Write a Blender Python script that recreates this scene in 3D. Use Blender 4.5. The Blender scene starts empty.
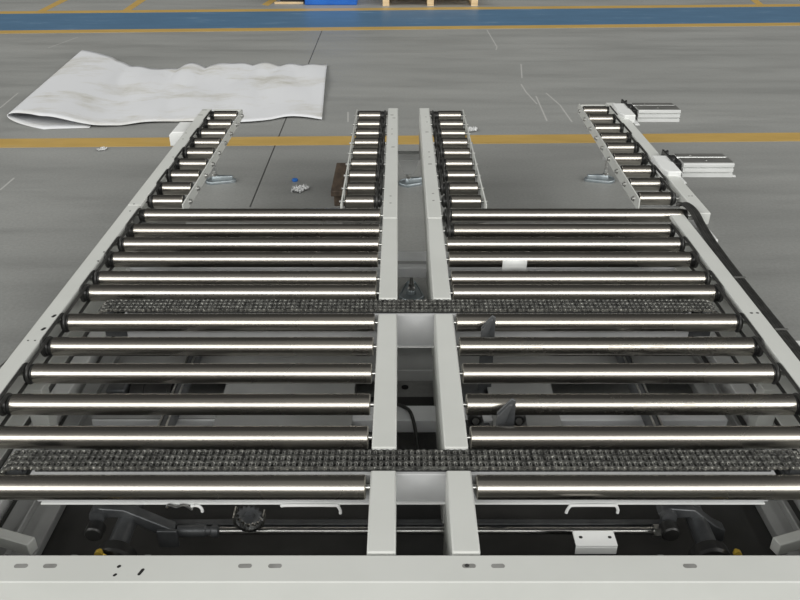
import bpy, bmesh, math, random
from mathutils import Vector, Matrix
random.seed(7)
C = bpy.context.scene.collection
PI = math.pi
CAM_Z = 1.8
TH = math.atan(445/800)
CO, SI = math.cos(TH), math.sin(TH)

def P(px, py, z=0.0):
    """world point at height z seen at a measured photo position (used to read off sizes of the place)"""
    h = CAM_Z - z
    zc = 800*h/(CO*(py+145))
    return Vector(((px-400)*zc/800, (zc-h*SI)/CO, z))

# ---------------------------------------------------------------- materials
def nmat(name, col, rough=0.5, metal=0.0, spec=0.5):
    m = bpy.data.materials.new(name); m.use_nodes = True
    b = m.node_tree.nodes['Principled BSDF']
    b.inputs['Base Color'].default_value = (*col, 1)
    b.inputs['Roughness'].default_value = rough
    b.inputs['Metallic'].default_value = metal
    b.inputs['Specular IOR Level'].default_value = spec
    return m, m.node_tree, b

def noise(nt, scale, detail=4, rough=0.55, vec=None, mscale=None, coord='Object'):
    tc = nt.nodes.new('ShaderNodeTexCoord')
    src = tc.outputs[coord]
    if mscale:
        mp = nt.nodes.new('ShaderNodeMapping'); mp.inputs['Scale'].default_value = mscale
        nt.links.new(src, mp.inputs['Vector']); src = mp.outputs['Vector']
    n = nt.nodes.new('ShaderNodeTexNoise'); n.inputs['Scale'].default_value = scale
    n.inputs['Detail'].default_value = detail; n.inputs['Roughness'].default_value = rough
    nt.links.new(src, n.inputs['Vector'])
    return n.outputs['Fac']

def ramp(nt, fac, stops):
    r = nt.nodes.new('ShaderNodeValToRGB'); e = r.color_ramp.elements
    while len(e) < len(stops): e.new(0.5)
    for i, (p, c) in enumerate(stops):
        e[i].position = p; e[i].color = (*c, 1) if len(c) == 3 else c
    nt.links.new(fac, r.inputs['Fac'])
    return r.outputs['Color']

def maprange(nt, fac, a, b, c, d):
    r = nt.nodes.new('ShaderNodeMapRange')
    for k, v in zip(('From Min', 'From Max', 'To Min', 'To Max'), (a, b, c, d)): r.inputs[k].default_value = v
    nt.links.new(fac, r.inputs['Value']); return r.outputs['Result']

def bump(nt, b, fac, strength=0.1, dist=0.01):
    n = nt.nodes.new('ShaderNodeBump'); n.inputs['Strength'].default_value = strength; n.inputs['Distance'].default_value = dist
    nt.links.new(fac, n.inputs['Height']); nt.links.new(n.outputs['Normal'], b.inputs['Normal'])

def varied(name, c1, c2, scale, rough, metal=0, spec=0.5, mscale=None, bs=0, lo=.35, hi=.65):
    m, nt, b = nmat(name, c1, rough, metal, spec)
    f = noise(nt, scale, mscale=mscale)
    nt.links.new(ramp(nt, f, [(lo, c1), (hi, c2)]), b.inputs['Base Color'])
    if bs: bump(nt, b, f, bs, .005)
    return m

M = {}
M['white'] = varied('white_powder_coat', (.53,.54,.515), (.57,.58,.555), 3, .42, bs=.02)
M['white_clean'] = varied('white_cover', (.70,.71,.70), (.75,.76,.75), 5, .35)
M['beam_paint'] = varied('pale_beam_paint', (.56,.57,.58), (.62,.63,.64), 5, .4)
M['mid_paint'] = varied('mid_grey_beam_paint', (.40,.405,.41), (.46,.465,.47), 5, .4)
M['pan_shade'] = varied('oily_pan_and_shade', (.03,.03,.029), (.05,.05,.048), 5, .45)  # near-black tone of the oily tray, also painted in for shade beside it
M['grey_paint'] = varied('grey_frame_paint', (.27,.275,.27), (.32,.325,.32), 5, .5)
M['alu'] = varied('aluminium_profile', (.66,.67,.66), (.74,.75,.74), 30, .35, metal=.25, mscale=(.2,1,1))
M['alu_dark'] = varied('grey_anodised', (.13,.13,.125), (.18,.18,.17), 30, .4, metal=.3, mscale=(.2,1,1))
M['black'] = varied('black_plastic', (.012,.012,.012), (.022,.022,.021), 20, .38)
M['rubber'] = varied('belt_rubber', (.018,.018,.017), (.035,.035,.033), 40, .42)
M['darksteel'] = varied('dark_steel', (.09,.095,.10), (.14,.145,.15), 18, .42, metal=.6)
M['zinc'] = varied('zinc_plate', (.26,.30,.32), (.36,.40,.42), 25, .4, metal=.7)
M['bolt'] = varied('bolt_steel', (.45,.45,.44), (.7,.7,.68), 60, .3, metal=1)
M['shaft'] = varied('ground_shaft', (.60,.60,.59), (.72,.72,.70), 8, .16, metal=1)
M['brass'] = varied('yellow_brass', (.62,.42,.05), (.72,.50,.08), 30, .35, metal=.5)
M['hole'] = varied('hole_shadow', (.19,.19,.18), (.25,.25,.24), 30, .7)
M['hole_dark'] = varied('hole_dark', (.01,.01,.01), (.015,.015,.015), 30, .7)
M['wood'] = varied('pale_pallet_wood', (.55,.40,.22), (.70,.54,.33), 6, .7, mscale=(1,8,8), bs=.2)
M['oldwood'] = varied('stained_brown_wood', (.045,.032,.022), (.105,.075,.052), 9, .75, mscale=(3,1,3), bs=.3)
M['blueplastic'] = varied('blue_bin', (.01,.10,.42), (.015,.13,.50), 6, .4)
M['bluecap'] = varied('blue_cap', (.01,.12,.45), (.012,.14,.50), 6, .4)
M['darkmetal'] = varied('rack_black', (.012,.012,.012), (.02,.02,.02), 6, .5)

# brushed steel roller: turned finish varying along the axis
def steel():
    m, nt, b = nmat('brushed_steel_roller', (.46,.44,.405), .22, 1.0)
    f = noise(nt, 14, 3, mscale=(.02, 14, 14))
    nt.links.new(ramp(nt, f, [(.3, (.42,.39,.345)), (.7, (.55,.525,.48))]), b.inputs['Base Color'])
    g = noise(nt, 3, 2, mscale=(.8, 1, 1))
    nt.links.new(maprange(nt, g, .35, .7, .25, .30), b.inputs['Roughness'])
    return m
M['steel'] = steel()
def steel_worn():
    m, nt, b = nmat('scuffed_steel_roller', (.46,.44,.405), .22, 1.0)
    f = noise(nt, 9, 6, .7, mscale=(1, 2.5, 2.5))
    nt.links.new(ramp(nt, f, [(.56, (.48,.455,.41)), (.63, (.36,.335,.29)), (.70, (.50,.475,.44))]), b.inputs['Base Color'])
    nt.links.new(maprange(nt, f, .54, .64, .25, .34), b.inputs['Roughness'])
    return m
M['steel_worn'] = steel_worn()

def chainmat():
    m, nt, b = nmat('oiled_chain_steel', (.25,.25,.24), .26, 1.0)
    f = noise(nt, 90, 2)
    nt.links.new(ramp(nt, f, [(.35, (.40,.40,.385)), (.65, (.85,.85,.82))]), b.inputs['Base Color'])
    return m
M['chain'] = chainmat()
M['chain_dark'] = varied('oiled_link_plate', (.09,.09,.087), (.34,.34,.32), 60, .35, metal=.8)

# concrete
def seg_mask(nt, xyz, a, b_, w):
    """1 near the straight line a-b on the floor plan"""
    ax, ay = a; bx, by = b_; L = math.hypot(bx-ax, by-ay); ux, uy = (bx-ax)/L, (by-ay)/L
    def mth(op, x, y=None, clamp=False):
        n = nt.nodes.new('ShaderNodeMath'); n.operation = op; n.use_clamp = clamp
        for i, v in enumerate((x, y)):
            if v is None: continue
            if isinstance(v, (int, float)): n.inputs[i].default_value = v
            else: nt.links.new(v, n.inputs[i])
        return n.outputs[0]
    x = mth('SUBTRACT', xyz[0], ax); y = mth('SUBTRACT', xyz[1], ay)
    t = mth('ADD', mth('MULTIPLY', x, ux), mth('MULTIPLY', y, uy))
    s = mth('ABSOLUTE', mth('SUBTRACT', mth('MULTIPLY', x, -uy), mth('MULTIPLY', y, -ux)))
    near = mth('LESS_THAN', s, w)
    ins = mth('MULTIPLY', mth('GREATER_THAN', t, 0.0), mth('LESS_THAN', t, L))
    return mth('MULTIPLY', near, ins)

def concrete():
    m, nt, b = nmat('polished_concrete', (.25,.25,.24), .45)
    L = nt.links
    big = noise(nt, .7, 5, .6, mscale=(.45, 1.3, 1))
    streak = noise(nt, 1.6, 6, .65, mscale=(.35, 2.2, 1))
    fine = noise(nt, 60, 4, .7)
    c1 = ramp(nt, big, [(.3, (.238,.242,.233)), (.7, (.288,.292,.281))])
    c2 = ramp(nt, streak, [(.36, (.90,.90,.90)), (.5, (1,1,1)), (.68, (1.06,1.06,1.06))])
    c3 = ramp(nt, fine, [(.35, (.90,.90,.90)), (.65, (1.06,1.06,1.06))])
    def mix(a, bb, mode='MULTIPLY', fac=1.0):
        n = nt.nodes.new('ShaderNodeMix'); n.data_type = 'RGBA'; n.blend_type = mode
        if isinstance(fac, float): n.inputs[0].default_value = fac
        else: L.new(fac, n.inputs[0])
        if isinstance(a, tuple): n.inputs[6].default_value = a
        else: L.new(a, n.inputs[6])
        if isinstance(bb, tuple): n.inputs[7].default_value = bb
        else: L.new(bb, n.inputs[7])
        return n.outputs[2]
    col = mix(mix(c1, c2), c3)
    tc = nt.nodes.new('ShaderNodeTexCoord'); sx = nt.nodes.new('ShaderNodeSeparateXYZ'); L.new(tc.outputs['Object'], sx.inputs[0])
    xyz = (sx.outputs[0], sx.outputs[1])
    def p2(x, y): v = P(x, y); return (v.x, v.y)
    joints = [(p2(323, 28), p2(250, 207), .0045), ((-3, 1.81), (3, 1.81), .006), ((-1.4, 3.9), (-1.9, 1.0), .004)]
    for a, q, w in joints:
        col = mix(col, (.05,.05,.048,1), 'MIX', seg_mask(nt, xyz, a, q, w))
    scr = [((487,30),(497,47)), ((497,47),(496,50)), ((521,64),(522,78)), ((521,84),(526,92)), ((526,92),(537,104)),
           ((0,108),(18,93)), ((536,96),(547,121)), ((546,93),(560,105)), ((560,105),(572,122)), ((348,112),(348,122)), ((0,190),(14,178)), ((48,48),(78,37))]
    for a, q in scr:
        col = mix(col, (.40,.40,.385,1), 'MIX', seg_mask(nt, xyz, p2(*a), p2(*q), .006))
    L.new(col, b.inputs['Base Color'])
    L.new(maprange(nt, streak, .3, .7, .38, .55), b.inputs['Roughness'])
    bump(nt, b, fine, .05, .002)
    return m
M['floor'] = concrete()

def paint(name, c, worn, sc=6):
    m, nt, b = nmat(name, c, .42)
    f = noise(nt, sc, 7, .7, mscale=(.35, 1.6, 1))
    L = ramp(nt, f, [(.42, c), (.60, tuple(x*1.12 for x in c)), (.72, worn)])
    nt.links.new(L, b.inputs['Base Color']); return m
M['yellow'] = paint('yellow_floor_paint', (.43,.285,.085), (.36,.29,.17))
M['blue'] = paint('blue_floor_paint', (.072,.145,.235), (.21,.29,.37), 4)

def sheetmat():
    m, nt, b = nmat('dusty_white_foam_sheet', (.7,.7,.71), .6)
    f = noise(nt, 1.6, 8, .72, mscale=(.7, 1.6, 1))
    nt.links.new(ramp(nt, f, [(.50, (.64,.65,.67)), (.58, (.58,.58,.57)), (.66, (.47,.46,.42)), (.74, (.61,.61,.62))]), b.inputs['Base Color'])
    return m
M['sheet'] = sheetmat()
def clear():
    m, nt, b = nmat('clear_film', (.85,.87,.88), .25)
    b.inputs['Transmission Weight'].default_value = .35
    f = noise(nt, 30); nt.links.new(ramp(nt, f, [(.4,(.55,.56,.56)),(.6,(.85,.86,.86))]), b.inputs['Base Color'])
    return m
M['film'] = clear()

# ---------------------------------------------------------------- mesh tools
class MB:
    def __init__(s): s.bm = bmesh.new()
    def box(s, x0, x1, y0, y1, z0, z1, mat=None):
        vs = [s.bm.verts.new(v) for v in [(x0,y0,z0),(x1,y0,z0),(x1,y1,z0),(x0,y1,z0),(x0,y0,z1),(x1,y0,z1),(x1,y1,z1),(x0,y1,z1)]]
        if mat is not None:
            for v in vs: v.co = mat @ v.co
        for f in [(0,3,2,1),(4,5,6,7),(0,1,5,4),(1,2,6,5),(2,3,7,6),(3,0,4,7)]: s.bm.faces.new([vs[i] for i in f])
        return s
    def prism(s, pts, axis, a, b):
        """polygon pts in the plane across axis, extruded from a to b"""
        def mk(u, v, w):
            return {'x': (w,u,v), 'y': (u,w,v), 'z': (u,v,w)}[axis]
        A = [s.bm.verts.new(mk(u,v,a)) for u,v in pts]; B = [s.bm.verts.new(mk(u,v,b)) for u,v in pts]
        s.bm.faces.new(A); s.bm.faces.new(B[::-1]); n = len(pts)
        for i in range(n): s.bm.faces.new([A[i], B[i], B[(i+1)%n], A[(i+1)%n]])
        return s
    def lathe(s, prof, axis='x', c=(0,0,0), seg=24, cap=True):
        """prof: (position along axis, radius)"""
        rings = []
        for (t, r) in prof:
            ring = []
            for k in range(seg):
                a = 2*PI*k/seg; u, v = r*math.cos(a), r*math.sin(a)
                p = {'x': (t,u,v), 'y': (u,t,v), 'z': (u,v,t)}[axis]
                ring.append(s.bm.verts.new((p[0]+c[0], p[1]+c[1], p[2]+c[2])))
            rings.append(ring)
        for A, B in zip(rings, rings[1:]):
            for k in range(seg):
                f = s.bm.faces.new([A[k], A[(k+1)%seg], B[(k+1)%seg], B[k]]); f.smooth = True
        if cap:
            s.bm.faces.new(rings[0][::-1]); s.bm.faces.new(rings[-1])
        return s
    def tube(s, pts, r, seg=10, closed=False):
        pts = [Vector(p) for p in pts]; n = len(pts); rings = []
        up = Vector((0,0,1)); prev = None
        for i, p in enumerate(pts):
            a = pts[i-1] if (i > 0 or closed) else p; b = pts[(i+1) % n] if (i < n-1 or closed) else p
            t = (b-a).normalized()
            if prev is None:
                nrm = t.cross(up)
                if nrm.length < .1: nrm = t.cross(Vector((1,0,0)))
                nrm.normalize()
            else:
                nrm = (prev - t*prev.dot(t)).normalized()
            prev = nrm; bi = t.cross(nrm)
            rings.append([s.bm.verts.new(p + nrm*r*math.cos(2*PI*k/seg) + bi*r*math.sin(2*PI*k/seg)) for k in range(seg)])
        m = n if closed else n-1
        for i in range(m):
            A, B = rings[i], rings[(i+1) % n]
            for k in range(seg):
                f = s.bm.faces.new([A[k], A[(k+1)%seg], B[(k+1)%seg], B[k]]); f.smooth = True
        if not closed:
            s.bm.faces.new(rings[0][::-1]); s.bm.faces.new(rings[-1])
        return s
    def build(s, name, mat, parent=None, bev=0, loc=None, sub=0):
        bmesh.ops.recalc_face_normals(s.bm, faces=s.bm.faces)
        me = bpy.data.meshes.new(name); s.bm.to_mesh(me); s.bm.free()
        if name != 'foam_sheet': me.set_sharp_from_angle(angle=math.radians(32))
        me.materials.append(M[mat] if isinstance(mat, str) else mat)
        o = bpy.data.objects.new(name, me); C.objects.link(o)
        if parent is not None:
            o.parent = parent
        if loc: o.location = loc
        if bev:
            b = o.modifiers.new('bev', 'BEVEL'); b.width = bev; b.segments = 2; b.limit_method = 'ANGLE'; b.angle_limit = .6
        if sub:
            b = o.modifiers.new('sub', 'SUBSURF'); b.levels = sub; b.render_levels = sub
        return o

def tag(o, label=None, cat=None, group=None, kind=None):
    if label: o['label'] = label
    if cat: o['category'] = cat
    if group: o['group'] = group
    if kind: o['kind'] = kind
    return o
def thing(name, label, cat, group=None, loc=(0,0,0), rz=0):
    o = bpy.data.objects.new(name, None); C.objects.link(o); o.location = loc; o.rotation_euler.z = rz
    o.empty_display_size = .1
    return tag(o, label, cat, group)
def copy_of(o, parent=None, loc=None):
    c = o.copy(); C.objects.link(c)
    if parent is not None: c.parent = parent
    if loc: c.location = loc
    for ch in o.children: 
        k = ch.copy(); C.objects.link(k); k.parent = c
    return c

# ---------------------------------------------------------------- setting
tag(MB().box(-14, 14, -8, 26, -.1, 0).build('floor', 'floor'), kind='structure')
def strip(name, quad, mat, z=.002):
    b = MB(); lo = []; 
    pts = [P(x, y) for x, y in quad]
    b.prism([(p.x, p.y) for p in pts], 'z', 0.0, z)
    return tag(b.build(name, mat), kind='structure')
def ext(y0, y1, x0=-500, x1=1300):
    # height of a painted line's edge beyond the picture, following its slope in the picture
    return y0 + (y1-y0)*(x0/800), y0 + (y1-y0)*(x1/800)
def longline(name, lo0, lo1, hi0, hi1, mat, z):
    a, b = ext(lo0, lo1); c, d = ext(hi0, hi1)
    return strip(name, [(-500, a), (1300, b), (1300, d), (-500, c)], mat, z)
longline('trim_1', 147.7, 141.2, 139.0, 132.8, 'yellow', .002)
longline('trim_2', 33.6, 25.6, 30.8, 22.8, 'yellow', .003)
longline('trim_3', 31.4, 23.4, 13.6, 6.2, 'blue', .002)
longline('trim_4', 14.0, 6.6, 11.6, 4.2, 'yellow', .003)
strip('trim_5', [(36, 12), (44, 12), (84, -8), (75, -8)], 'yellow', .002)
strip('trim_6', [(121, 11.5), (129, 11.5), (158, -8), (149, -8)], 'yellow', .002)
strip('trim_7', [(745, -4), (753, -4), (764, 5), (757, 5)], 'yellow', .002)
strip('trim_8', [(262, 4.5), (268, 6), (290, -8), (282, -8)], 'yellow', .002)

# ---------------------------------------------------------------- roller sets
ZA = .41; R = .031; RT = .44
def make_roller(parent, x0, x1, y, capl, capr, shl, shr, mat='steel', r=R):
    """steel tube x0..x1 with black ends; capl / capr length of the black belt end, shl/shr end of the shaft"""
    cx = (x0+x1)/2
    o = MB().lathe([(x0-cx, r*.9), (x0-cx+.0025, r), (x1-cx-.0025, r), (x1-cx, r*.9)], 'x', seg=40).build('roller', mat, parent, loc=(cx, y, ZA))
    for sgn, xe, cl, sh in ((-1, x0, capl, shl), (1, x1, capr, shr)):
        if cl:
            prof = [(0, r*.97), (cl*.14, r*.97), (cl*.16, r*.82), (cl*.30, r*.82), (cl*.34, r*.94), (cl*.42, r*.94), (cl*.46, r*.82), (cl*.62, r*.82), (cl*.66, r*.92), (cl*.8, r*.9), (cl*.95, r*.6), (cl, r*.5)]
            MB().lathe([(xe-cx+sgn*t, q) for t, q in prof], 'x', seg=28).build('end_cap', 'black', o)
        base = xe+sgn*cl
        if abs(sh-base) > .002:
            MB().lathe([(base-cx, .0075), (sh-cx, .0075)], 'x', seg=14).build('shaft_end', 'bolt', o)
    return o
def belt(parent, x, ya, yb, r=R*.93, br=.0055):
    """round drive belt looped over two neighbouring rollers"""
    pts = []
    for k in range(13):
        a = -PI/2 + PI*k/12; pts.append((x, yb + r*math.cos(a), ZA + r*math.sin(a)))
    for k in range(13):
        a = PI/2 + PI*k/12; pts.append((x, ya + r*math.cos(a), ZA + r*math.sin(a)))
    return MB().tube(pts, br, 8, closed=True).build('drive_belt', 'rubber', parent)
def slots(name, parent, items, z, mat='hole'):
    """oblong (l,w,angle) and round cut-outs shown as shallow recess discs on a flange"""
    for (x, y, l, w, ang) in items:
        pts = []
        for k in range(16):
            a = 2*PI*k/16; u = w/2*math.cos(a) + (max(l-w, 0)/2)*(1 if math.cos(a) > 0 else -1); v = w/2*math.sin(a)
            pts.append((x+u*math.cos(ang)-v*math.sin(ang), y+u*math.sin(ang)+v*math.cos(ang)))
        MB().prism(pts, 'z', z-.003, z+.0006).build(name.rstrip('s'), mat, parent)
def bolts(parent, pts, axis='x', sgn=1, r=.009, l=.01):
    for (x, y, z) in pts:
        pr = [(0, r*1.15), (sgn*l*.2, r*1.15), (sgn*l*.22, r*.85), (sgn*l*.8, r*.85), (sgn*l, r*.5)]
        MB().lathe(pr, axis, (x, y, z), seg=12).build('bolt', 'bolt', parent)
def cchan(x0, x1, y0, y1, z0, z1, open_side, t=.005):
    """C section rail along Y, web on the side away from open_side (+1 / -1 / 0 = closed box)"""
    b = MB()
    if open_side == 0:
        return b.box(x0, x1, y0, y1, z0, z1)
    if open_side > 0: pts = [(x0,z0),(x1,z0),(x1,z0+t),(x0+t,z0+t),(x0+t,z1-t),(x1-t,z1-t),(x1-t,z1-.018),(x1,z1-.018),(x1,z1),(x0,z1)]
    else: pts = [(x1,z0),(x0,z0),(x0,z0+t),(x1-t,z0+t),(x1-t,z1-t),(x0+t,z1-t),(x0+t,z1-.018),(x0,z1-.018),(x0,z1),(x1,z1)]
    return b.prism(pts, 'y', y0, y1)

# ---------------------------------------------------------------- main conveyor
cv = thing('roller_conveyor', 'twin-lane roller conveyor with white rails and long bright steel rollers, filling the foreground', 'conveyor', loc=(0,0,0))
rows = [214, 229.5, 243, 258, 277.5, 291.5, 321, 345, 372, 403, 436, 486]
D = [1445.6/(y+145) - .761 for y in rows]
LX0, LX1 = -1.12, -.086
RX0, RX1 = .191, 1.136
for i, d in enumerate(D):
    make_roller(cv, LX0, LX1, d, .030, 0, -1.206, -.073)
    wm = 'steel_worn' if rows[i] in (345, 403) else 'steel'
    if i == 0: make_roller(cv, RX0+.035, 1.243, d, .036, .024, .178, 1.30)
    elif i == 1: make_roller(cv, RX0+.035, RX1, d, .036, .024, .178, 1.226)
    else: make_roller(cv, RX0, RX1, d, 0, .024, .178, 1.226, wm)
for i in range(len(D)-1):
    belt(cv, LX0-(.013 if i % 2 else .027), D[i+1], D[i])
    if i > 0: belt(cv, RX1+(.011 if i % 2 else .024), D[i+1], D[i])

# outer side rails
cchan(-1.212, -1.154, 1.262, 3.31, .27, RT, 1).build('side_rail', 'white', cv, bev=.004)
cchan(1.168, 1.230, 1.262, 3.205, .27, RT, -1).build('side_rail', 'white', cv, bev=.008)
hl = [P(54,316,RT), P(43.5,329,RT)]
slots('mounting_holes', cv, [(p.x, p.y, .02, .011, 1.2) for p in hl] + [(P(28,340.5,RT).x, P(28,340.5,RT).y, .006,.006,0), (P(35,340.5,RT).x, P(35,340.5,RT).y, .006,.006,0)]
      + [(P(*q,RT).x, P(*q,RT).y, .008,.008,0) for q in ((130,211),(134,204),(98,261),(104,252))]
      + [(P(*q,RT).x, P(*q,RT).y, .011,.008,0) for q in ((751.5,313),(757.5,313))], RT, 'hole_dark')
# central rails, cut where the chains pass
for k, (x0, x1, wx) in enumerate(((-.0745, -.0095, -1), (.1165, .180, 1))):
    for (y0, y1) in ((1.287, 1.560), (1.648, 2.350), (2.458, 3.165)):
        b = MB().prism([(x0,.15),(x1,.15),(x1,RT),(x0,RT)], 'y', y0, y1)
        b.build('centre_rail', 'white', cv, bev=.004)
    for y in (1.648, 2.458):     # folded end lip in front of each chain gap
        MB().box(x0+.003, x1-.003, y-.0035, y-.0005, .385, RT-.004).build('end_lip', 'white_clean', cv)
# front cross beam, its unseen face lowered to block light under the rollers
MB().prism([(1.203,.045),(1.208,.045),(1.208,RT-.006),(1.273,RT-.006),(1.273,.36),(1.279,.36),(1.279,RT),(1.203,RT)], 'x', -1.45, 1.52).build('front_beam', 'white', cv, bev=.003)
it = []
for x in (21, 50, 245, 275, 469, 498, 690):
    p = P(x, 566, RT); it.append((p.x, p.y, .030, .012, 0))
slots('beam_slots', cv, it, RT)
slots('drill_holes', cv, [(P(119,566.5,RT).x, P(119,566.5,RT).y,.009,.007,.8),(P(115,575,RT).x,P(115,575,RT).y,.009,.006,.8),(P(141,572,RT).x,P(141,572,RT).y,.020,.007,1.2)], RT, 'hole_dark')
p = P(467, 566, RT); bolts(cv, [(p.x, p.y, RT-.001)], 'z', 1, .006, .003)
# lower base frame
MB().box(-1.252, -1.185, 1.28, 3.34, .05, .12).build('base_beam', 'white_clean', cv, bev=.004)
MB().box(-1.14, -1.002, 1.30, 3.17, .09, .12).prism([(-1.075,.12),(-1.069,.12),(-1.069,.145),(-1.075,.145)], 'y', 1.30, 3.17).build('base_beam', 'grey_paint', cv, bev=.003)
MB().box(1.20, 1.27, 1.28, 3.22, .05, .12).build('base_beam', 'white_clean', cv, bev=.004)
MB().box(1.066, 1.154, 1.30, 3.17, .09, .12).prism([(1.12,.12),(1.126,.12),(1.126,.145),(1.12,.145)], 'y', 1.30, 3.17).build('base_beam', 'grey_paint', cv, bev=.003)
for (y0, y1, z0, z1, m) in ((3.17, 3.342, .149, .20, 'beam_paint'), (2.075, 2.155, .149, .20, 'beam_paint'), (2.364, 2.53, .15, .20, 'grey_paint'), (1.30, 1.36, .05, .12, 'grey_paint')):
    xa, xb = (-1.2, 1.22) if y0 > 3 or z1 < .15 else (-1.0, 1.063)
    MB().box(xa, xb, y0, y1, z0, z1).build('cross_beam', m, cv, bev=.003)
MB().box(-1.2, 1.22, 3.205, 3.212, .2, .212).build('beam_rib', 'grey_paint', cv)
for sx, x in ((1, -1.18), (-1, 1.198)):   # corner uprights and gussets
    for y in (1.30, 2.10, 3.19):
        MB().box(x-.03, x+.03, y, y+.05, .10, .30).build('upright', 'white', cv, bev=.003)
    MB().prism([(x+sx*.03,.12),(x+sx*.21,.12),(x+sx*.14,.19),(x+sx*.03,.27)], 'y', 1.37, 1.376).build('gusset', 'white', cv)
    MB().prism([(1.38,.121),(1.56,.121),(1.38,.22)], 'x', x+sx*.155-.003, x+sx*.155+.003).build('gusset', 'white', cv)
# legs under the front beam and levelling feet
def foot(parent, x, y, ztop, ang, lab=None):
    f = MB()
    n = 20; Dr, L, rs = .062, .105, .026
    def outline(s):
        pts = []
        for k in range(n+1):
            a = PI*.58 + (2*PI-2*PI*.58)*k/n
            pts.append((Dr*s*math.cos(a), Dr*s*math.sin(a)))
        for k in range(9):
            a = -PI*.42 + PI*.84*k/8
            pts.append((L+rs*s*math.cos(a), rs*s*math.sin(a)))
        return pts
    rings = []
    for (s, z) in ((1, .0), (1, .012), (.95, .016), (.86, .017), (.80, .013), (.40, .018), (.34, .036), (.28, .040)):
        rings.append([f.bm.verts.new((u, v, z)) for u, v in outline(s)])
    f.bm.faces.new(rings[0][::-1]); f.bm.faces.new(rings[-1])
    for A, B in zip(rings, rings[1:]):
        for k in range(len(A)): 
            q = f.bm.faces.new([A[k], A[(k+1) % len(A)], B[(k+1) % len(A)], B[k]]); q.smooth = True
    o = f.build('levelling_foot', 'zinc', parent, loc=(x, y, .0005)); o.rotation_euler.z = ang
    MB().lathe([(.038,.018),(.046,.018),(.052,.010),(ztop,.008)], 'z', seg=16).build('threaded_rod', 'bolt', o)
    MB().lathe([(.056,.014),(.070,.014)], 'z', seg=6).build('lock_nut', 'bolt', o)
    MB().prism([(.05,-.006),(.10,-.006),(.10,.006),(.05,.006)], 'z', .010, .0172).build('foot_slot', 'bolt', o)
    return o
foot(cv, .053, 3.27, .149, PI/2)
foot(cv, .053, 1.33, .10, -PI/2)
for x in (-1.2, 1.235):
    foot(cv, x, 1.33, .06, 0 if x < 0 else PI); foot(cv, x, 3.16, .06, 0 if x < 0 else PI)

for x in (-1.263, 1.277):
    MB().box(x, x+.005, 1.285, 3.2, .05, .27).build('side_shade_plate', 'alu_dark', cv)  # added plate closing the side against light leaking in under the rail
for s_, x in ((1, -1.145), (-1, 1.165)):
    m_ = Matrix.Translation((x, 1.58, .235)) @ Matrix.Rotation(-s_*.32, 4, 'Z')
    MB().box(0 if s_ > 0 else -.21, .21 if s_ > 0 else 0, -.03, .0, -.02, .02, m_).build('corner_brace', 'white', cv, bev=.003)
    MB().prism([(x+s_*.20,.12),(x+s_*.30,.12),(x+s_*.24,.24),(x+s_*.215,.24)], 'y', 1.45, 1.456).build('gusset', 'white', cv)
# dark tray, widened and repeated as painted shade under the rollers; inner drive covers
MB().box(-1.175, 1.195, 2.16, 2.36, .080, .086).build('pan_shade_sheet', 'pan_shade', cv)
MB().box(-1.175, 1.195, 1.39, 2.07, .080, .086).build('pan_shade_sheet', 'pan_shade', cv)  # dark sheet put in for the shade under the near rollers
MB().box(-1.175, -.08, 2.54, 3.165, .080, .086).build('pan_shade_sheet', 'pan_shade', cv)  # dark sheets standing in for shade on the floor, one per lane
MB().box(.185, 1.195, 2.54, 3.165, .080, .086).build('pan_shade_sheet', 'pan_shade', cv)
q = P(405, 387, .086); MB().lathe([(.084,.013),(.0866,.013)], 'z', (q.x, q.y, 0), 20).build('pan_hole', 'hole_dark', cv)
MB().box(-.60, -.155, 1.98, 2.28, .195, .202).box(-.60,-.594,1.98,2.28,.15,.2).build('drive_cover', 'grey_paint', cv)
MB().box(-1.0, -.60, 2.08, 2.14, .2, .206).build('tie_plate', 'grey_paint', cv)
MB().box(.30, .52, 2.0, 2.32, .195, .202).build('drive_cover', 'grey_paint', cv)
MB().box(.19, .29, 2.02, 2.30, .18, .19).build('drive_cover', 'darksteel', cv)

# black tube bundle beside the right rail
p0 = [(1.225, 3.285, .455), (1.247, 3.27, .462), (1.262, 3.20, .458), (1.262, 3.08, .440), (1.255, 2.9, .432), (1.250, 2.6, .430), (1.250, 1.9, .430), (1.250, 1.29, .430)]
def smooth(pts, n=8):
    out = []; pts = [Vector(p) for p in pts]
    for i in range(len(pts)-1):
        a = pts[max(i-1,0)]; b = pts[i]; c = pts[i+1]; d = pts[min(i+2, len(pts)-1)]
        for k in range(n):
            t = k/n
            out.append(.5*((2*b)+(c-a)*t+(2*a-5*b+4*c-d)*t*t+(3*b-a-3*c+d)*t**3))
    out.append(pts[-1]); return out
for k in (0, 1, 2):
    MB().tube([v+Vector((-.009+k*.0125, 0, -.003*(k == 1))) for v in smooth(p0)], .0078, 10).build('air_hose', 'rubber', cv)
MB().box(1.232, 1.275, 1.29, 3.2, .412, .417).build('hose_shelf', 'grey_paint', cv)
for (y0, y1) in ((3.0, 3.15), (1.95, 2.22)):
    MB().box(1.276, 1.312, y0, y1, .34, .415).build('outer_bracket', 'white_clean', cv, bev=.004)
for y in (2.62, 3.06, 2.25):
    MB().box(1.233, 1.274, y-.004, y+.004, .437, .4405).build('hose_tie', 'alu_dark', cv)

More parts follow.
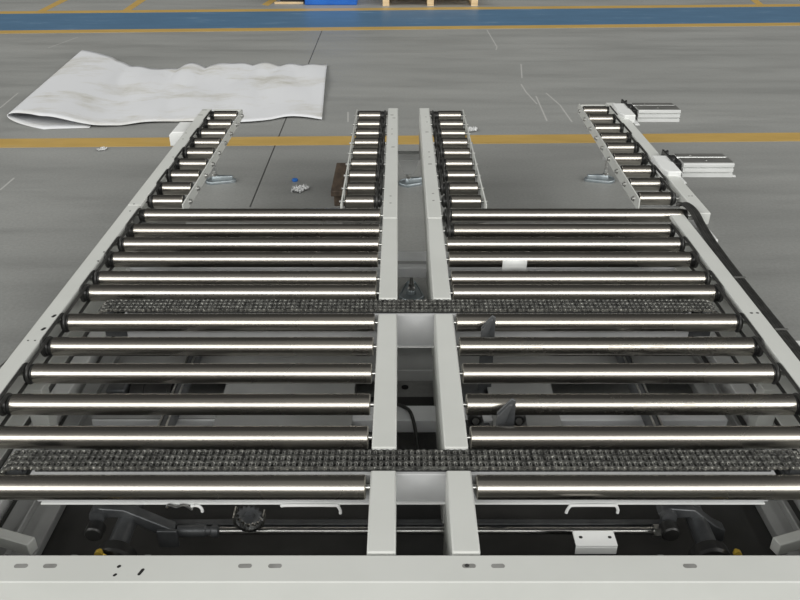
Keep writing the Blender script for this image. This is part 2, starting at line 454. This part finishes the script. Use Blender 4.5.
# ---------------------------------------------------------------- four short arms at the far end
dl = [1445.6/(y+145) - .761 for y in (114.6,123.3,132.4,141.8,151.9,162.8,174.2,187,200)]
dr = [1445.6/(y+145) - .761 for y in (109.8,118,127.4,136.8,146.7,157.5,169.9,182.7,197)]
def arm_rollers(root, x0, x1, ds, belts_side, bar, shx, off=None, cap=.030):
    """short rollers x0..x1; belts on side -1/+1; bar = x of the thin outer plate; shx = web of the rail"""
    off = off or (lambda d: 0)
    for d in ds:
        o = off(d)
        if belts_side < 0: make_roller(root, x0+o, x1+o, d, cap, .002, shx, bar+o)
        else: make_roller(root, x0+o, x1+o, d, .002, cap, bar+o, shx)
    for i in range(len(ds)-1):
        o = (off(ds[i])+off(ds[i+1]))/2
        e = (x0 - cap*(.35 if i % 2 else .78)) if belts_side < 0 else (x1 + cap*(.35 if i % 2 else .78))
        belt(root, e+o, ds[i+1], ds[i])

# left outer arm
a1 = thing('conveyor_arm', 'short white arm of small rollers at far left, its end touching the white sheet', 'conveyor')
arm_rollers(a1, -1.128, -.99, dl, -1, -.967, -1.206)
cchan(-1.212, -1.153, 3.315, 4.86, .33, RT, 1).build('side_rail', 'white', a1, bev=.004)
MB().prism([(3.32,.386),(4.84,.386),(4.862,.40),(4.862,.43),(4.845,.440),(3.32,.440)], 'x', -.972, -.966).build('bearing_plate', 'white', a1, bev=.001)
MB().box(-1.146, -.972, 4.855, 4.862, .39, .436).build('end_plate', 'white', a1)
bolts(a1, [(-.966, d, ZA) for d in dl], 'x', 1, .0115, .013)
foot(a1, -1.163, 4.77, .33, 0)
MB().box(-1.20, -1.12, 4.74, 4.80, .31, .33).build('foot_bracket', 'white', a1)
MB().box(-1.206, -.97, 4.02, 4.06, .34, .375).build('cross_tie', 'grey_paint', a1)
MB().box(-1.206, -.97, 3.33, 3.37, .34, .375).build('cross_tie', 'grey_paint', a1)
MB().prism([(-1.335,.32),(-1.214,.32),(-1.214,.405),(-1.315,.405),(-1.335,.385)], 'y', 4.50, 4.70).build('motor_cover', 'white_clean', a1, bev=.004)
slots('mounting_holes', a1, [(P(*q,RT).x, P(*q,RT).y, .010,.010,0) for q in ((186,133),(183,139),(173,157))]
      + [(P(*q,RT).x, P(*q,RT).y, .03,.012,0) for q in ((200.5,115),(204.5,110))], RT, 'hole')

# centre left arm
a2 = thing('conveyor_arm', 'short arm of small rollers left of the central gap, beside the brown timber', 'conveyor')
arm_rollers(a2, -.250, -.119, dl, 1, -.262, -.076, None, .036)
MB().box(-.0740, -.0115, 3.172, 4.875, .25, RT).build('centre_rail', 'white', a2, bev=.004)
MB().prism([(3.32,.386),(4.84,.386),(4.862,.40),(4.862,.43),(4.845,.440),(3.32,.440)], 'x', -.266, -.260).build('bearing_plate', 'white', a2, bev=.001)
MB().box(-.26, -.0745, 4.855, 4.862, .39, .425).build('end_plate', 'alu_dark', a2)
bolts(a2, [(-.266, d, ZA) for d in dl], 'x', -1, .007, .014)
slots('mounting_holes', a2, [(P(*q,RT).x, P(*q,RT).y, .011,.009,0) for q in ((392,129),(392,134),(390.5,196),(390.5,203))]
      + [(P(*q,RT).x, P(*q,RT).y, .02,.012,0) for q in ((392,115),(394,118),(393,147))], RT, 'hole')
MB().box(-.26, -.074, 4.02, 4.06, .33, .37).build('cross_tie', 'grey_paint', a2)
MB().box(-.26, -.074, 3.33, 3.37, .33, .37).build('cross_tie', 'grey_paint', a2)
MB().box(-.011, .116, 4.70, 4.76, .165, .205).prism([(-.011,.165),(.116,.165),(.095,.10),(.082,.075),(.028,.075),(.015,.10)], 'y', 4.695, 4.70).box(-.05,-.012,4.70,4.76,.165,.25).box(.117,.16,4.70,4.76,.165,.25).build('foot_bridge', 'grey_paint', a2, bev=.002)
foot(a2, .053, 4.73, .165, 0).rotation_euler.z = .15

# centre right arm
a3 = thing('conveyor_arm', 'short arm of small rollers right of the central gap', 'conveyor')
arm_rollers(a3, .234, .370, dl, -1, .385, .180, None, .044)
MB().box(.1185, .180, 3.172, 4.875, .25, RT).build('centre_rail', 'white', a3, bev=.004)
MB().prism([(3.32,.386),(4.84,.386),(4.862,.40),(4.862,.43),(4.845,.440),(3.32,.440)], 'x', .382, .388).build('bearing_plate', 'white', a3, bev=.001)
MB().box(.18, .382, 4.855, 4.862, .39, .425).build('end_plate', 'alu_dark', a3)
bolts(a3, [(.388, d, ZA) for d in dl], 'x', 1, .007, .014)
slots('mounting_holes', a3, [(P(*q,RT).x, P(*q,RT).y, .011,.009,0) for q in ((426,117),(427,122),(429,152),(429.5,157),(433,193.5),(433.5,200.5))]
      + [(P(*q,RT).x, P(*q,RT).y, .02,.012,0) for q in ((427,132),(430,164))], RT, 'hole')
MB().box(.18, .382, 4.02, 4.06, .33, .37).build('cross_tie', 'grey_paint', a3)
MB().box(.18, .382, 3.33, 3.37, .33, .37).build('cross_tie', 'grey_paint', a3)
belt(a3, .217, D[0], dl[-1]); belt(a3, .208, D[1], D[0])

# right outer arm
a4 = thing('conveyor_arm', 'short arm of small rollers at far right carrying two silver drive motors', 'conveyor')
off = lambda d: .024*(d-4.15)
arm_rollers(a4, 1.118, 1.262, dr, 1, 1.104, 1.30, off)
cchan(1.292, 1.352, 3.222, 5.0, .385, RT, 0).build('side_rail', 'white', a4, bev=.004)
MB().box(1.295, 1.345, 3.225, 3.5, .27, .384).build('rail_post', 'white', a4, bev=.003)
b = MB(); y0, y1 = 3.38, 4.99
b.prism([(y0,.382),(y1-.03,.382),(y1,.40),(y1,.43),(y1-.02,.440),(y0,.440)], 'x', 1.100, 1.106)
for v in b.bm.verts: v.co.x += off(v.co.y)
b.build('bearing_plate', 'white', a4, bev=.001)
bolts(a4, [(1.100+off(d), d, ZA) for d in dr], 'x', -1, .0115, .013)
MB().box(1.122, 1.30, 4.982, 4.988, .39, .43).build('end_plate', 'white', a4)
MB().box(1.11, 1.30, 4.2, 4.24, .34, .375).build('cross_tie', 'grey_paint', a4)
MB().box(1.09, 1.30, 3.42, 3.46, .34, .375).build('cross_tie', 'grey_paint', a4)
MB().box(1.13, 1.30, 4.78, 4.82, .34, .375).build('cross_tie', 'grey_paint', a4)
foot(a4, 1.295, 4.79, .385, PI)
slots('mounting_holes', a4, [(P(*q,RT).x, P(*q,RT).y, .010,.008,0) for q in ((689,196),(692,196))], RT, 'hole')
for (y0, y1, my0, my1, dx) in ((4.64, 4.90, 4.80, 4.99, .02), (3.68, 3.92, 3.84, 4.015, -.005)):
    b = MB(); x0, x1 = 1.285+dx, 1.368+dx     # chamfered cover
    b.prism([(x0+.02,y0),(x1,y0),(x1,y1),(x0,y1),(x0,y0+.05)], 'z', .412, .463)
    b.build('belt_cover', 'white_clean', a4, bev=.005)
    MB().box(1.369+dx, 1.395+dx, y0-.012, y1, .405, .411).build('motor_plate', 'white_clean', a4)
    g = MB()
    g.box(1.385+dx, 1.43+dx, my0+.03, my1-.02, .37, .44)
    for k in range(3): g.lathe([(1.363+dx,.018-.004*k),(1.385+dx,.02)], 'x', (0, my0+.03+.05*k, .455-.01*(k%2)), 14)
    g.box(1.36+dx,1.37+dx,my0-.02,my1-.02,.38,.47)
    g.box(1.385+dx,1.40+dx,my0-.015,my0+.03,.36,.43)
    g.build('motor_bracket', 'black', a4, bev=.002)
    mx0, mx1 = 1.43+dx, 1.685+dx
    prof = [(my0,.375),(my1,.375),(my1,.44),(my1-.055,.44),(my1-.06,.430),(my1-.075,.430),(my1-.08,.446),(my0+.004,.446),(my0,.442),
            (my0,.429),(my0+.012,.426),(my0+.012,.421),(my0,.418),(my0,.402),(my0+.012,.399),(my0+.012,.395),(my0,.392)]
    m = MB().prism(prof, 'x', mx0, mx1).build('motor_housing', 'alu', a4)
    MB().box(mx0+.002, mx1-.001, my0+.015, my1-.085, .446, .4475).build('top_plate', 'alu_dark', m)
    MB().box(mx0+.002, mx1-.001, my1-.05, my1-.004, .44, .4415).build('top_plate', 'alu_dark', m)
    bolts(m, [((mx0+mx1)/2, my0+.05, .4475), ((mx0+mx1)/2-.05, my1-.03, .4415)], 'z', 1, .006, .003)
    MB().tube(smooth([(1.38+dx, my0+.05, .44), (1.375+dx, my0-.01, .455), (1.37+dx, my0-.05, .43), (1.37+dx, my0-.06, .40)]), .006).build('motor_cable', 'rubber', a4)

# ---------------------------------------------------------------- chain transfers
def chain_unit(yc, name, label, x0, x1, bx0, bx1, zl):
    u = thing(name, label, 'chain conveyor')
    zt = .447; pitch = .015875; rr = .0051; nS = 3; sp = .0225
    loopr = .038; zc = zt-.009
    rol, pla = MB(), MB()
    def plate(bm, p, q, y, t):
        p, q = Vector(p), Vector(q); d = (q-p).normalized(); n = Vector((-d.z, 0, d.x)); r = .0068
        pts = []
        for k in range(5):
            a = PI/2 + PI*k/4; pts.append(p + d*r*math.cos(a) + n*r*math.sin(a))
        pts.append((p+q)/2 - n*r*.7)
        for k in range(5):
            a = -PI/2 + PI*k/4; pts.append(q + d*r*math.cos(a) + n*r*math.sin(a))
        pts.append((p+q)/2 + n*r*.7)
        bm.prism([(v.x, v.z) for v in pts], 'y', y-t/2, y+t/2)
    n = int(round((x1-x0)/pitch)); path = [(x0+k*pitch, 0, zc) for k in range(n+1)]
    xe = path[-1][0]
    arc = 7
    right = [(xe + loopr*math.sin(PI*k/arc), 0, zc-loopr+loopr*math.cos(PI*k/arc)) for k in range(1, arc)]
    left = [(x0 - loopr*math.sin(PI*k/arc), 0, zc-loopr+loopr*math.cos(PI*k/arc)) for k in range(1, arc)]
    full = left[::-1] + path + right
    for i, p in enumerate(full):
        for s in range(nS):
            y = yc + (s-(nS-1)/2)*sp
            rol.lathe([(y-.0062, rr), (y+.0062, rr)], 'y', (p[0], 0, p[2]), 10)
        rol.lathe([(yc-.036, .0026), (yc+.036, .0026)], 'y', (p[0], 0, p[2]), 6)
        if i < len(full)-1:
            q = full[i+1]
            for s in range(nS):
                y = yc + (s-(nS-1)/2)*sp
                e = .0100 if i % 2 else .0078
                for sg in (-1, 1): plate(pla, p, q, y+sg*e, .0017)
    rol.build('chain_rollers', 'chain', u); pla.build('chain_links', 'chain_dark', u)
    # beam carrying the chain
    zb = .432 - .006
    MB().prism([(yc-.043,zl),(yc-.039,zl),(yc-.039,zb-.004),(yc+.036,zb-.004),(yc+.036,zl),(yc+.040,zl),(yc+.040,zb),(yc-.043,zb)], 'x', bx0, bx1).build('chain_beam', 'mid_paint', u, bev=.0015)
    MB().prism([(yc-.050,zl-.004),(yc-.036,zl-.004),(yc-.036,zl),(yc-.050,zl)], 'x', bx0+.01, bx1-.01).build('lower_flange', 'white_clean', u, bev=.001)
    MB().box(bx0+.01, bx1-.01, yc-.033, yc+.033, zb+.0002, zb+.0046).build('dark_gap_strip', 'black', u)  # wear strip added in black to darken the gaps of the chain
    for x in (x0, xe):
        w = MB(); pts = []
        for k in range(32):
            r = .034 if k % 2 else .028
            pts.append((x+r*math.cos(2*PI*k/32), zc-loopr+r*math.sin(2*PI*k/32)))
        w.prism(pts, 'y', yc-.030, yc+.030); w.build('end_sprocket', 'darksteel', u)
        MB().lathe([(yc-.042,.012),(yc+.042,.012)], 'y', (x,0,zc-loopr), 16).build('sprocket_axle', 'bolt', u)
    for s, xb in ((-1, bx0), (1, bx1)):
        MB().box(min(xb, xb+s*.075), max(xb, xb+s*.075), yc-.045, yc-.039, .34, .415).build('end_bracket', 'darksteel', u, bev=.002)
        MB().box(min(xb, xb+s*.075), max(xb, xb+s*.075), yc+.039, yc+.045, .34, .415).build('end_bracket', 'darksteel', u, bev=.002)
    return u
u1 = chain_unit(1.602, 'chain_transfer', 'nearest triple-strand steel chain running across both lanes on its lift beam', -.985, 1.02, -.94, .955, .334)
u2 = chain_unit(2.409, 'chain_transfer', 'farther triple-strand steel chain crossing the conveyor halfway up the rollers', -1.005, 1.06, -.945, 1.0, .300)

# hooks, clamp and small sprocket under the nearest chain beam
def hook(x0, x1, y, z, drop, both):
    pts = ([(x0-.008, y, z-drop), (x0-.006, y, z-drop*.6)] if both else []) + [(x0, y, z-.003), (x0+.01, y, z), (x1-.01, y, z), (x1, y, z-.003), (x1+.006, y, z-drop*.6), (x1+.006, y, z-drop)]
    return MB().tube(smooth(pts, 4), .0042, 8).build('wire_hook', 'white_clean', u1)
hook(P(570,505,.33).x, P(616,505,.33).x, 1.548, .332, .026, True)
hook(P(283,503,.33).x, P(338,503,.33).x, 1.548, .332, .028, False)
hook(P(192,503,.33).x, P(200,503,.33).x, 1.548, .332, .022, False)
g = MB(); g.tube(smooth([(P(168,503,.33).x,1.545,.328),(P(172,500,.33).x,1.545,.336),(P(178,503,.33).x,1.545,.330),(P(186,502,.33).x,1.545,.336),(P(192,506,.33).x,1.545,.32)],6), .004, 8)
g.build('clamp', 'bolt', u1)
sp = P(252, 507, .27); g = MB(); pts = []
for k in range(28):
    r = .034 if k % 2 else .026; pts.append((sp.x+r*math.cos(2*PI*k/28), .275+r*math.sin(2*PI*k/28)))
g.prism(pts, 'y', 1.57, 1.576); g.lathe([(1.555,.014),(1.59,.014)], 'y', (sp.x,0,.275), 16)
g.build('tension_sprocket', 'darksteel', u1)
g = MB()
for k in range(22):
    a = -PI*.05 - PI*1.0*k/15
    if k > 15: continue
    r = .038 + (.0 if k <= 15 else .012*(k-15))
    cx_, cz_ = sp.x+r*math.cos(a), .275+r*math.sin(a)
    g.lathe([(1.552,.0052),(1.594,.0052)], 'y', (cx_, 0, cz_), 8)
g.build('return_chain', 'chain', u1)

# ---------------------------------------------------------------- lift linkage
lf = thing('lift_linkage', 'dark crank arms and silver push rod of the lift under the nearest rollers', 'lift mechanism')
LC = -.735; RC = .80
def crank(cx, boss_dx, end_dx):
    yA0, yA1 = 1.585, 1.618
    bx, ex = cx+boss_dx, cx+end_dx
    pts = [(bx-.026,.262),(bx-.016,.277),(bx+.006,.284),(bx+.07,.278),(ex-.02,.222),(ex+.010,.205),(ex+.012,.165),(ex-.012,.158),(ex-.03,.185),(bx+.06,.252),(bx+.01,.250),(bx-.016,.250)]
    MB().prism(pts, 'y', yA0, yA1).build('crank_arm', 'darksteel', lf, bev=.003)
    MB().lathe([(1.572,.020),(1.585,.022)], 'y', (bx, 0, .262), 20).build('boss', 'darksteel', lf)
    MB().lathe([(1.535,.020),(1.539,.024),(1.568,.024),(1.572,.020)], 'y', (bx-.002, 0, .238), 24).build('cam_roller', 'black', lf)
    MB().lathe([(1.50,.026),(2.60,.026)], 'y', (cx, 0, .230), 28).build('torque_tube', 'darksteel', lf)
    MB().lathe([(1.462,.046),(1.468,.052),(1.496,.052),(1.502,.046)], 'y', (cx, 0, .212), 28).build('bearing_housing', 'black', lf)
    MB().box(cx-.07, cx+.07, 1.46, 1.505, .121, .185).build('bearing_base', 'black', lf, bev=.004)
    MB().box(cx-.06, cx+.06, 2.60, 2.64, .0, .27).build('bearing_base', 'black', lf, bev=.004)
    for k in (-.012, .012):
        MB().tube([(cx+k, 1.75, .258), (cx+k, 2.58, .258)], .0035, 8).build('grease_line', 'bolt', lf)
crank(LC, -.07, .115)
crank(RC, -.085, .07)
for (cx, s_) in ((LC, -1), (RC, 1)):
    x = cx + (-.024 if s_ < 0 else .05)
    MB().lathe([(1.446,.010),(1.456,.010),(1.459,.005),(1.463,.005)], 'y', (x, 0, .262), 12).build('grease_nipple', 'brass', lf)
    MB().tube([(x+.006, 1.455, .258), (x+.026, 1.452, .240)], .0032).build('nipple_lead', 'brass', lf)
    MB().lathe([(1.450,.008),(1.461,.006)], 'y', (x+.034, 0, .238), 8).build('bolt', 'bolt', lf)
MB().lathe([(-.605,.011),(.72,.011)], 'x', (0, 1.60, .190), 20).build('push_rod', 'shaft', lf)
MB().lathe([(-.605,.016),(-.57,.017),(-.53,.017),(-.525,.013),(-.515,.013),(-.51,.018),(-.495,.018),(-.49,.012)], 'x', (0, 1.60, .190), 20).build('rod_coupling', 'darksteel', lf)
MB().lathe([(.69,.018),(.725,.018)], 'x', (0, 1.60, .190), 6).build('lock_nut', 'bolt', lf)
MB().box(-.66, .74, 1.645, 1.665, .150, .170).build('tie_bar', 'darksteel', lf, bev=.002)
MB().box(-.655, -.600, 1.572, 1.584, .155, .215).build('rod_clevis', 'darksteel', lf, bev=.003)
MB().box(.705, .745, 1.59, 1.612, .17, .25).build('rod_clevis', 'darksteel', lf, bev=.003)
for x in (-.775, -.60, .62):
    MB().box(x-.008, x+.008, 1.36, 1.37, .0, .345).build('tab', 'grey_paint', lf, bev=.002)

for px_ in (475, 518):     # round lift bearings seen between the right lane rollers
    q = P(px_, 417, .25)
    MB().lathe([(q.y-.02,.018),(q.y-.014,.024),(q.y+.014,.024),(q.y+.02,.018)], 'y', (q.x, 0, .25), 20).build('lift_bearing', 'black', lf)
    MB().lathe([(q.y-.028,.010),(q.y-.02,.012)], 'y', (q.x, 0, .25), 6).build('bearing_bolt', 'bolt', lf)
    MB().box(q.x-.03, q.x+.03, q.y-.018, q.y+.018, .087, .225).build('bearing_post', 'darksteel', lf)
g = MB().lathe([(-.93,.03),(-.925,.05),(-.88,.05),(-.878,.044),(-.80,.044),(-.798,.05),(-.785,.05)], 'x', (0, 2.27, .16), 28)
g.build('gear_motor', 'black', lf)
MB().box(-1.0, -.935, 2.22, 2.32, .087, .215).build('gear_box', 'darksteel', lf, bev=.006)
MB().prism([(.575,.087),(.65,.087),(.60,.20),(.59,.20)], 'y', 2.18, 2.186).build('gusset', 'mid_paint', lf)

# white sensor bracket
p = P(594, 541, .34)
sb = thing('sensor_bracket', 'small white two-hole bracket on a black block above the push rod', 'bracket')
g = MB().box(p.x-.052, p.x+.048, 1.384, 1.432, .354, .360).box(p.x-.052, p.x+.048, 1.384, 1.388, .330, .354)
g.build('bracket_plate', 'white_clean', sb, bev=.002)
slots('fixing_holes', sb, [(p.x-.036, 1.410, .009,.008,0), (p.x+.034, 1.410, .009,.008,0)], .360, 'hole_dark')
MB().box(p.x-.047, p.x+.043, 1.390, 1.428, .088, .354).build('sensor_body', 'black', sb, bev=.003)

# dark stop flags standing between right-lane rollers
def flag(px, py, label, yq, h, w):
    q = P(px, py, .43)
    r = thing('stop_flag', label, 'stop flag', 'stop flags between the right-lane rollers', loc=(q.x, yq, 0))
    g = MB().prism([(-w/2,.12),(w/2,.12),(w/2,.42+h),(w/2-.012,.428+h),(-w/2,.42+h*.35)], 'y', -.003, .003)
    g.build('flag_plate', 'darksteel', r, bev=.001)
    MB().prism([(-w/2,.34),(-w/2+.004,.34),(w/2-.01,.43+h*.75),(w/2-.02,.43+h*.75),(-w/2,.42+h*.2)], 'y', -.012, -.003).build('stiffening_fold', 'darksteel', r, bev=.001)
    return r
flag(488, 330, 'dark angled metal flag nearer the second chain', (D[6]+D[7])/2-.005, .058, .046)
flag(505, 412, 'larger dark angled metal flag two rollers above the nearest chain', (D[9]+D[10])/2-.005, .062, .05)

# cables
tag(MB().tube(smooth([P(385,402,.21), P(402,406,.208), P(412,416,.2075), (P(418,430,.15).x, 1.98, .14), (P(421,445,.05).x, 1.85, .03), (.09, 1.70, .0085), (.02,1.52,.0085)]), .006, 10).build('power_cable', 'rubber'), 'black cable curling down between the central rails', 'cable')
tag(MB().tube(smooth([P(305,494,.007), P(262,512,.007), P(225,530,.007), P(190,556,.007), P(150,580,.007)]), .007, 10).build('power_cable', 'rubber'), 'black cable lying diagonally on the floor under the nearest left roller', 'cable')

# paper tag on roller
q = P(517, 265, .43)
g = MB(); ps = []
Lw = .095
for k in range(9):
    a = math.radians(22 - k*6); ps.append((-(R+.0012)*math.cos(a), (R+.0012)*math.sin(a)))
ps += [(-(R+.0012)*.93, -.032)]
for i in range(len(ps)-1):
    (y0, z0), (y1, z1) = ps[i], ps[i+1]
    vs = [g.bm.verts.new(v) for v in ((-Lw/2,y0,z0),(Lw/2,y0,z0),(Lw/2,y1,z1),(-Lw/2,y1,z1))]; g.bm.faces.new(vs)
bmesh.ops.remove_doubles(g.bm, verts=g.bm.verts, dist=1e-5)
t = tag(g.build('paper_tag', 'white_clean', loc=(q.x, D[3], ZA)), 'small white paper tag stuck on a right-lane roller', 'paper tag')
s = t.modifiers.new('s', 'SOLIDIFY'); s.thickness = .0006; s.offset = 1

# ---------------------------------------------------------------- floor things
def plscrap(px, py, r, label, mat='film', name='plastic_scrap', cat='scrap', hgt=.03):
    c = P(px, py); g = MB(); n = 14
    rnd = random.Random(px)
    grid = [[g.bm.verts.new((r*(i/n-.5)*2, r*.8*(j/n-.5)*2 + r*.3*(i/n-.5), .004+abs(math.sin(i*1.3)*math.cos(j*1.1+i*.4))*hgt*rnd.uniform(.6,1))) for j in range(n+1)] for i in range(n+1)]
    for i in range(n):
        for j in range(n):
            u, v = (i+.5)/n-.5, (j+.5)/n-.5
            if u*u+v*v > .21 + .05*math.sin(5*math.atan2(v, u)+px): continue
            f = g.bm.faces.new([grid[i][j], grid[i+1][j], grid[i+1][j+1], grid[i][j+1]]); f.smooth = True
    loose = [v for v in g.bm.verts if not v.link_faces]
    bmesh.ops.delete(g.bm, geom=loose, context='VERTS')
    o = g.build(name, mat, loc=(c.x, c.y, 0)); o.rotation_euler.z = .5
    s = o.modifiers.new('s', 'SOLIDIFY'); s.thickness = .001; s.offset = 1
    return tag(o, label, cat)
plscrap(300, 190.5, .062, 'crumpled clear plastic scrap on the floor left of the brown timber')
plscrap(472, 131, .05, 'small crumpled pale scrap on the yellow line right of the central arms')
plscrap(102, 150, .04, 'pale torn scrap on the grey floor in front of the left yellow line', hgt=.015)
c = P(295, 181)
g = MB().lathe([(.0,.018),(.010,.019),(.014,.016),(.015,.004)], 'z', (0,0,0), 20)
tag(g.build('bottle_cap', 'bluecap', loc=(c.x, c.y, .0005)), 'tiny blue cap on the floor above the clear plastic scrap', 'cap')
c = P(732, 176.5); g = MB().box(-.03,.02,-.012,.012,0,.008)
o = tag(g.build('paper_scrap', 'white_clean', bev=.002, loc=(c.x, c.y, .0005)), 'small white chip on the floor by the nearer silver motor', 'scrap'); o.rotation_euler.z = -.3

# brown timber: board on block
tm = thing('timber_block', 'short stack of brown stained timber on the floor beside the centre left arm', 'timber')
MB().box(-.40, -.215, 4.34, 4.83, .070, .105).build('board', 'oldwood', tm, bev=.004)
MB().box(-.385, -.23, 4.37, 4.80, .0, .070).build('bearer', 'oldwood', tm, bev=.004)

# white sheet with its left end curled under
def sheet():
    near = [(322,121),(290,118.5),(262,122.5),(235,124),(190,123),(150,124),(120,127),(80,128.5),(44,129.5)]
    far = [(327,66),(300,67),(270,67.5),(235,65.5),(215,69),(190,68.5),(170,71),(128,68),(112,63)]
    nf = [P(*p) for p in near]; ff = [P(*p) for p in far]
    # resample both edges
    def rs(pts, n):
        pts = smooth(pts, 12); L = [0]
        for a, b in zip(pts, pts[1:]): L.append(L[-1]+(b-a).length)
        out = []; j = 0
        for k in range(n+1):
            s = L[-1]*k/n
            while j < len(L)-2 and L[j+1] < s: j += 1
            t = (s-L[j])/max(L[j+1]-L[j], 1e-6); out.append(pts[j].lerp(pts[j+1], min(t,1)))
        return out
    N, V = 90, 26
    A, B = rs(nf, N), rs(ff, N)
    tipn, tipf = P(9.0, 123), P(82, 54)
    g = MB(); rowsv = []
    for j in range(V+1):
        v = j/V; row = []
        ve = v
        Rn = .052*(1-v)+.030*v
        for i in range(N+1):
            u = i/N
            p = A[i].lerp(B[i], ve)
            w = .012*math.sin(u*21+v*2)*math.sin(v*1.2+.4) + .010*math.sin(u*38+v*5)*v + .006*math.sin(u*13-v*7)
            z = .014 + abs(w)*(.7+.9*v)
            lift = max(0, (u-.80)/.20); lift = lift*lift*(3-2*lift)
            z = z*(1-lift) + 2*Rn*lift
            row.append(Vector((p.x, p.y, z)))
        e = row[-1]; tip = tipn.lerp(tipf, v)
        dirv = Vector((tip.x-e.x, tip.y-e.y, 0)); reach = dirv.length
        dn = dirv.normalized()
        for k in range(1, 17):
            a = PI/2 - PI*k/16; sq = math.copysign(abs(math.cos(a))**.8, math.cos(a)) if k < 16 else 0
            row.append(Vector((e.x, e.y, 0)) + dn*max(reach, Rn)*sq + Vector((0,0,Rn+.004+(Rn-.0)*math.sin(a)-.002)))
        back = (A[N-14].lerp(B[N-14], v) - A[N].lerp(B[N], v)); back.z = 0
        for k in range(1, 9):
            q = row[N+16] + back*(k/8); q.z = .004; row.append(q)
        rowsv.append(row)
    vs = [[g.bm.verts.new(p) for p in r] for r in rowsv]
    for a, b in zip(vs, vs[1:]):
        for i in range(len(a)-1):
            f = g.bm.faces.new([a[i], a[i+1], b[i+1], b[i]]); f.smooth = True
    o = g.build('foam_sheet', 'sheet')
    s = o.modifiers.new('s', 'SOLIDIFY'); s.thickness = .004; s.offset = 0
    return tag(o, 'large dusty white sheet lying on the floor with its left end curled over', 'sheet')
sheet()

# pallet, bin and dark cart at the far top edge
pl = thing('wooden_pallet', 'pale wooden pallet beyond the blue floor lane, at the top edge', 'pallet')
y0 = P(430, 6).y
px = [P(x, 6).x for x in (386, 430.5, 474.5)]
for x in px:
    for k in range(3):
        MB().box(x-.045, x+.045, y0+k*.42, y0+k*.42+.13, .022, .10).build('block', 'wood', pl, bev=.003)
    MB().box(x-.045, x+.045, y0, y0+.98, 0, .022).build('bottom_board', 'wood', pl)
for k in range(3):
    MB().box(px[0]-.045, px[2]+.045, y0+k*.42, y0+k*.42+.13, .10, .122).build('stringer_board', 'wood', pl)
for k in range(7):
    MB().box(px[0]-.045, px[2]+.045, y0-.0+k*.145, y0+k*.145+.10, .122, .144).build('top_board', 'wood', pl)
x0, x1 = P(305, 5).x, P(357, 5).x; y0 = P(330, 5.2).y
bb = thing('blue_bin', 'blue bin standing beyond the blue floor lane, left of the pallet', 'bin')
MB().prism([(x0,.0),(x1,.0),(x1,.42),(x0,.42)], 'y', y0, y0+.5).build('body', 'blueplastic', bb, bev=.01)
MB().box(x0-.015, x1+.015, y0-.015, y0+.515, .42, .45).build('rim', 'blueplastic', bb, bev=.006)
x0, x1 = P(279, 5).x, P(303, 5).x; y0 = P(290, 4).y
ct = thing('floor_trolley', 'black low trolley beside the blue bin at the top edge', 'trolley')
MB().box(x0, x1, y0+.02, y0+.5, .035, .30).build('body', 'darkmetal', ct, bev=.008)
MB().box(x0-.07, x1, y0-.02, y0+.02, .0, .028).build('front_skid', 'wood', ct, bev=.004)
MB().box(x0+.02, x1-.02, y0+.02, y0+.5, .0, .036).build('base', 'darkmetal', ct)

# ---------------------------------------------------------------- light: hall daylight coming from a window band behind, dim roof, added glow at the sides and above
w = bpy.data.worlds.new('hall'); bpy.context.scene.world = w; w.use_nodes = True
nt = w.node_tree; nt.nodes.clear(); L = nt.links
out = nt.nodes.new('ShaderNodeOutputWorld'); bg = nt.nodes.new('ShaderNodeBackground'); L.new(bg.outputs[0], out.inputs[0])
tc = nt.nodes.new('ShaderNodeTexCoord'); sx = nt.nodes.new('ShaderNodeSeparateXYZ'); L.new(tc.outputs['Generated'], sx.inputs[0])
def mth(op, a, b=None):
    n = nt.nodes.new('ShaderNodeMath'); n.operation = op
    for i, v in enumerate((a, b)):
        if v is None: continue
        if isinstance(v, (int, float)): n.inputs[i].default_value = v
        else: L.new(v, n.inputs[i])
    return n.outputs[0]
def sstep(v, a, b):
    n = nt.nodes.new('ShaderNodeMapRange'); n.interpolation_type = 'SMOOTHSTEP'
    n.inputs['From Min'].default_value = a; n.inputs['From Max'].default_value = b
    L.new(v, n.inputs['Value']); return n.outputs['Result']
Z = sx.outputs[2]; Yd = sx.outputs[1]
band = mth('MULTIPLY', mth('MULTIPLY', sstep(Z, .29, .38), sstep(Z, .72, .60)), sstep(Yd, -.15, -.45))
Xd = mth('ABSOLUTE', sx.outputs[0])
side = mth('MULTIPLY', mth('MULTIPLY', sstep(Z, .30, .36), sstep(Z, .78, .70)), sstep(Xd, .60, .70))  # added side glow for the top faces, outside what the rollers mirror
roof = sstep(Z, -.05, .25)
front = sstep(Yd, .0, .8)
lum = mth('ADD', mth('MULTIPLY', band, 4.6), mth('MULTIPLY', roof, mth('ADD', .05, mth('MULTIPLY', sstep(Yd, .3, -.6), .16))))
# added faint glow straight overhead, no skylight known there
top_glow = mth('MULTIPLY', sstep(Z, .95, .99), .15)
lum = mth('ADD', mth('ADD', lum, top_glow), mth('MULTIPLY', side, 1.6))
rgb = nt.nodes.new('ShaderNodeRGB'); rgb.outputs[0].default_value = (1, .995, .965, 1)
L.new(rgb.outputs[0], bg.inputs['Color']); L.new(lum, bg.inputs['Strength'])

# ---------------------------------------------------------------- camera
cam = bpy.data.cameras.new('camera'); cam.sensor_width = 36; cam.lens = 36; cam.clip_end = 100
co = bpy.data.objects.new('camera', cam); C.objects.link(co)
co.location = (0, 0, CAM_Z); co.rotation_euler = (PI/2-TH, 0, 0)
S = bpy.context.scene; S.camera = co
S.view_settings.view_transform = 'Standard'; S.view_settings.look = 'None'; S.view_settings.gamma = 1
S.view_settings.use_curve_mapping = False; S.view_settings.exposure = 0.02
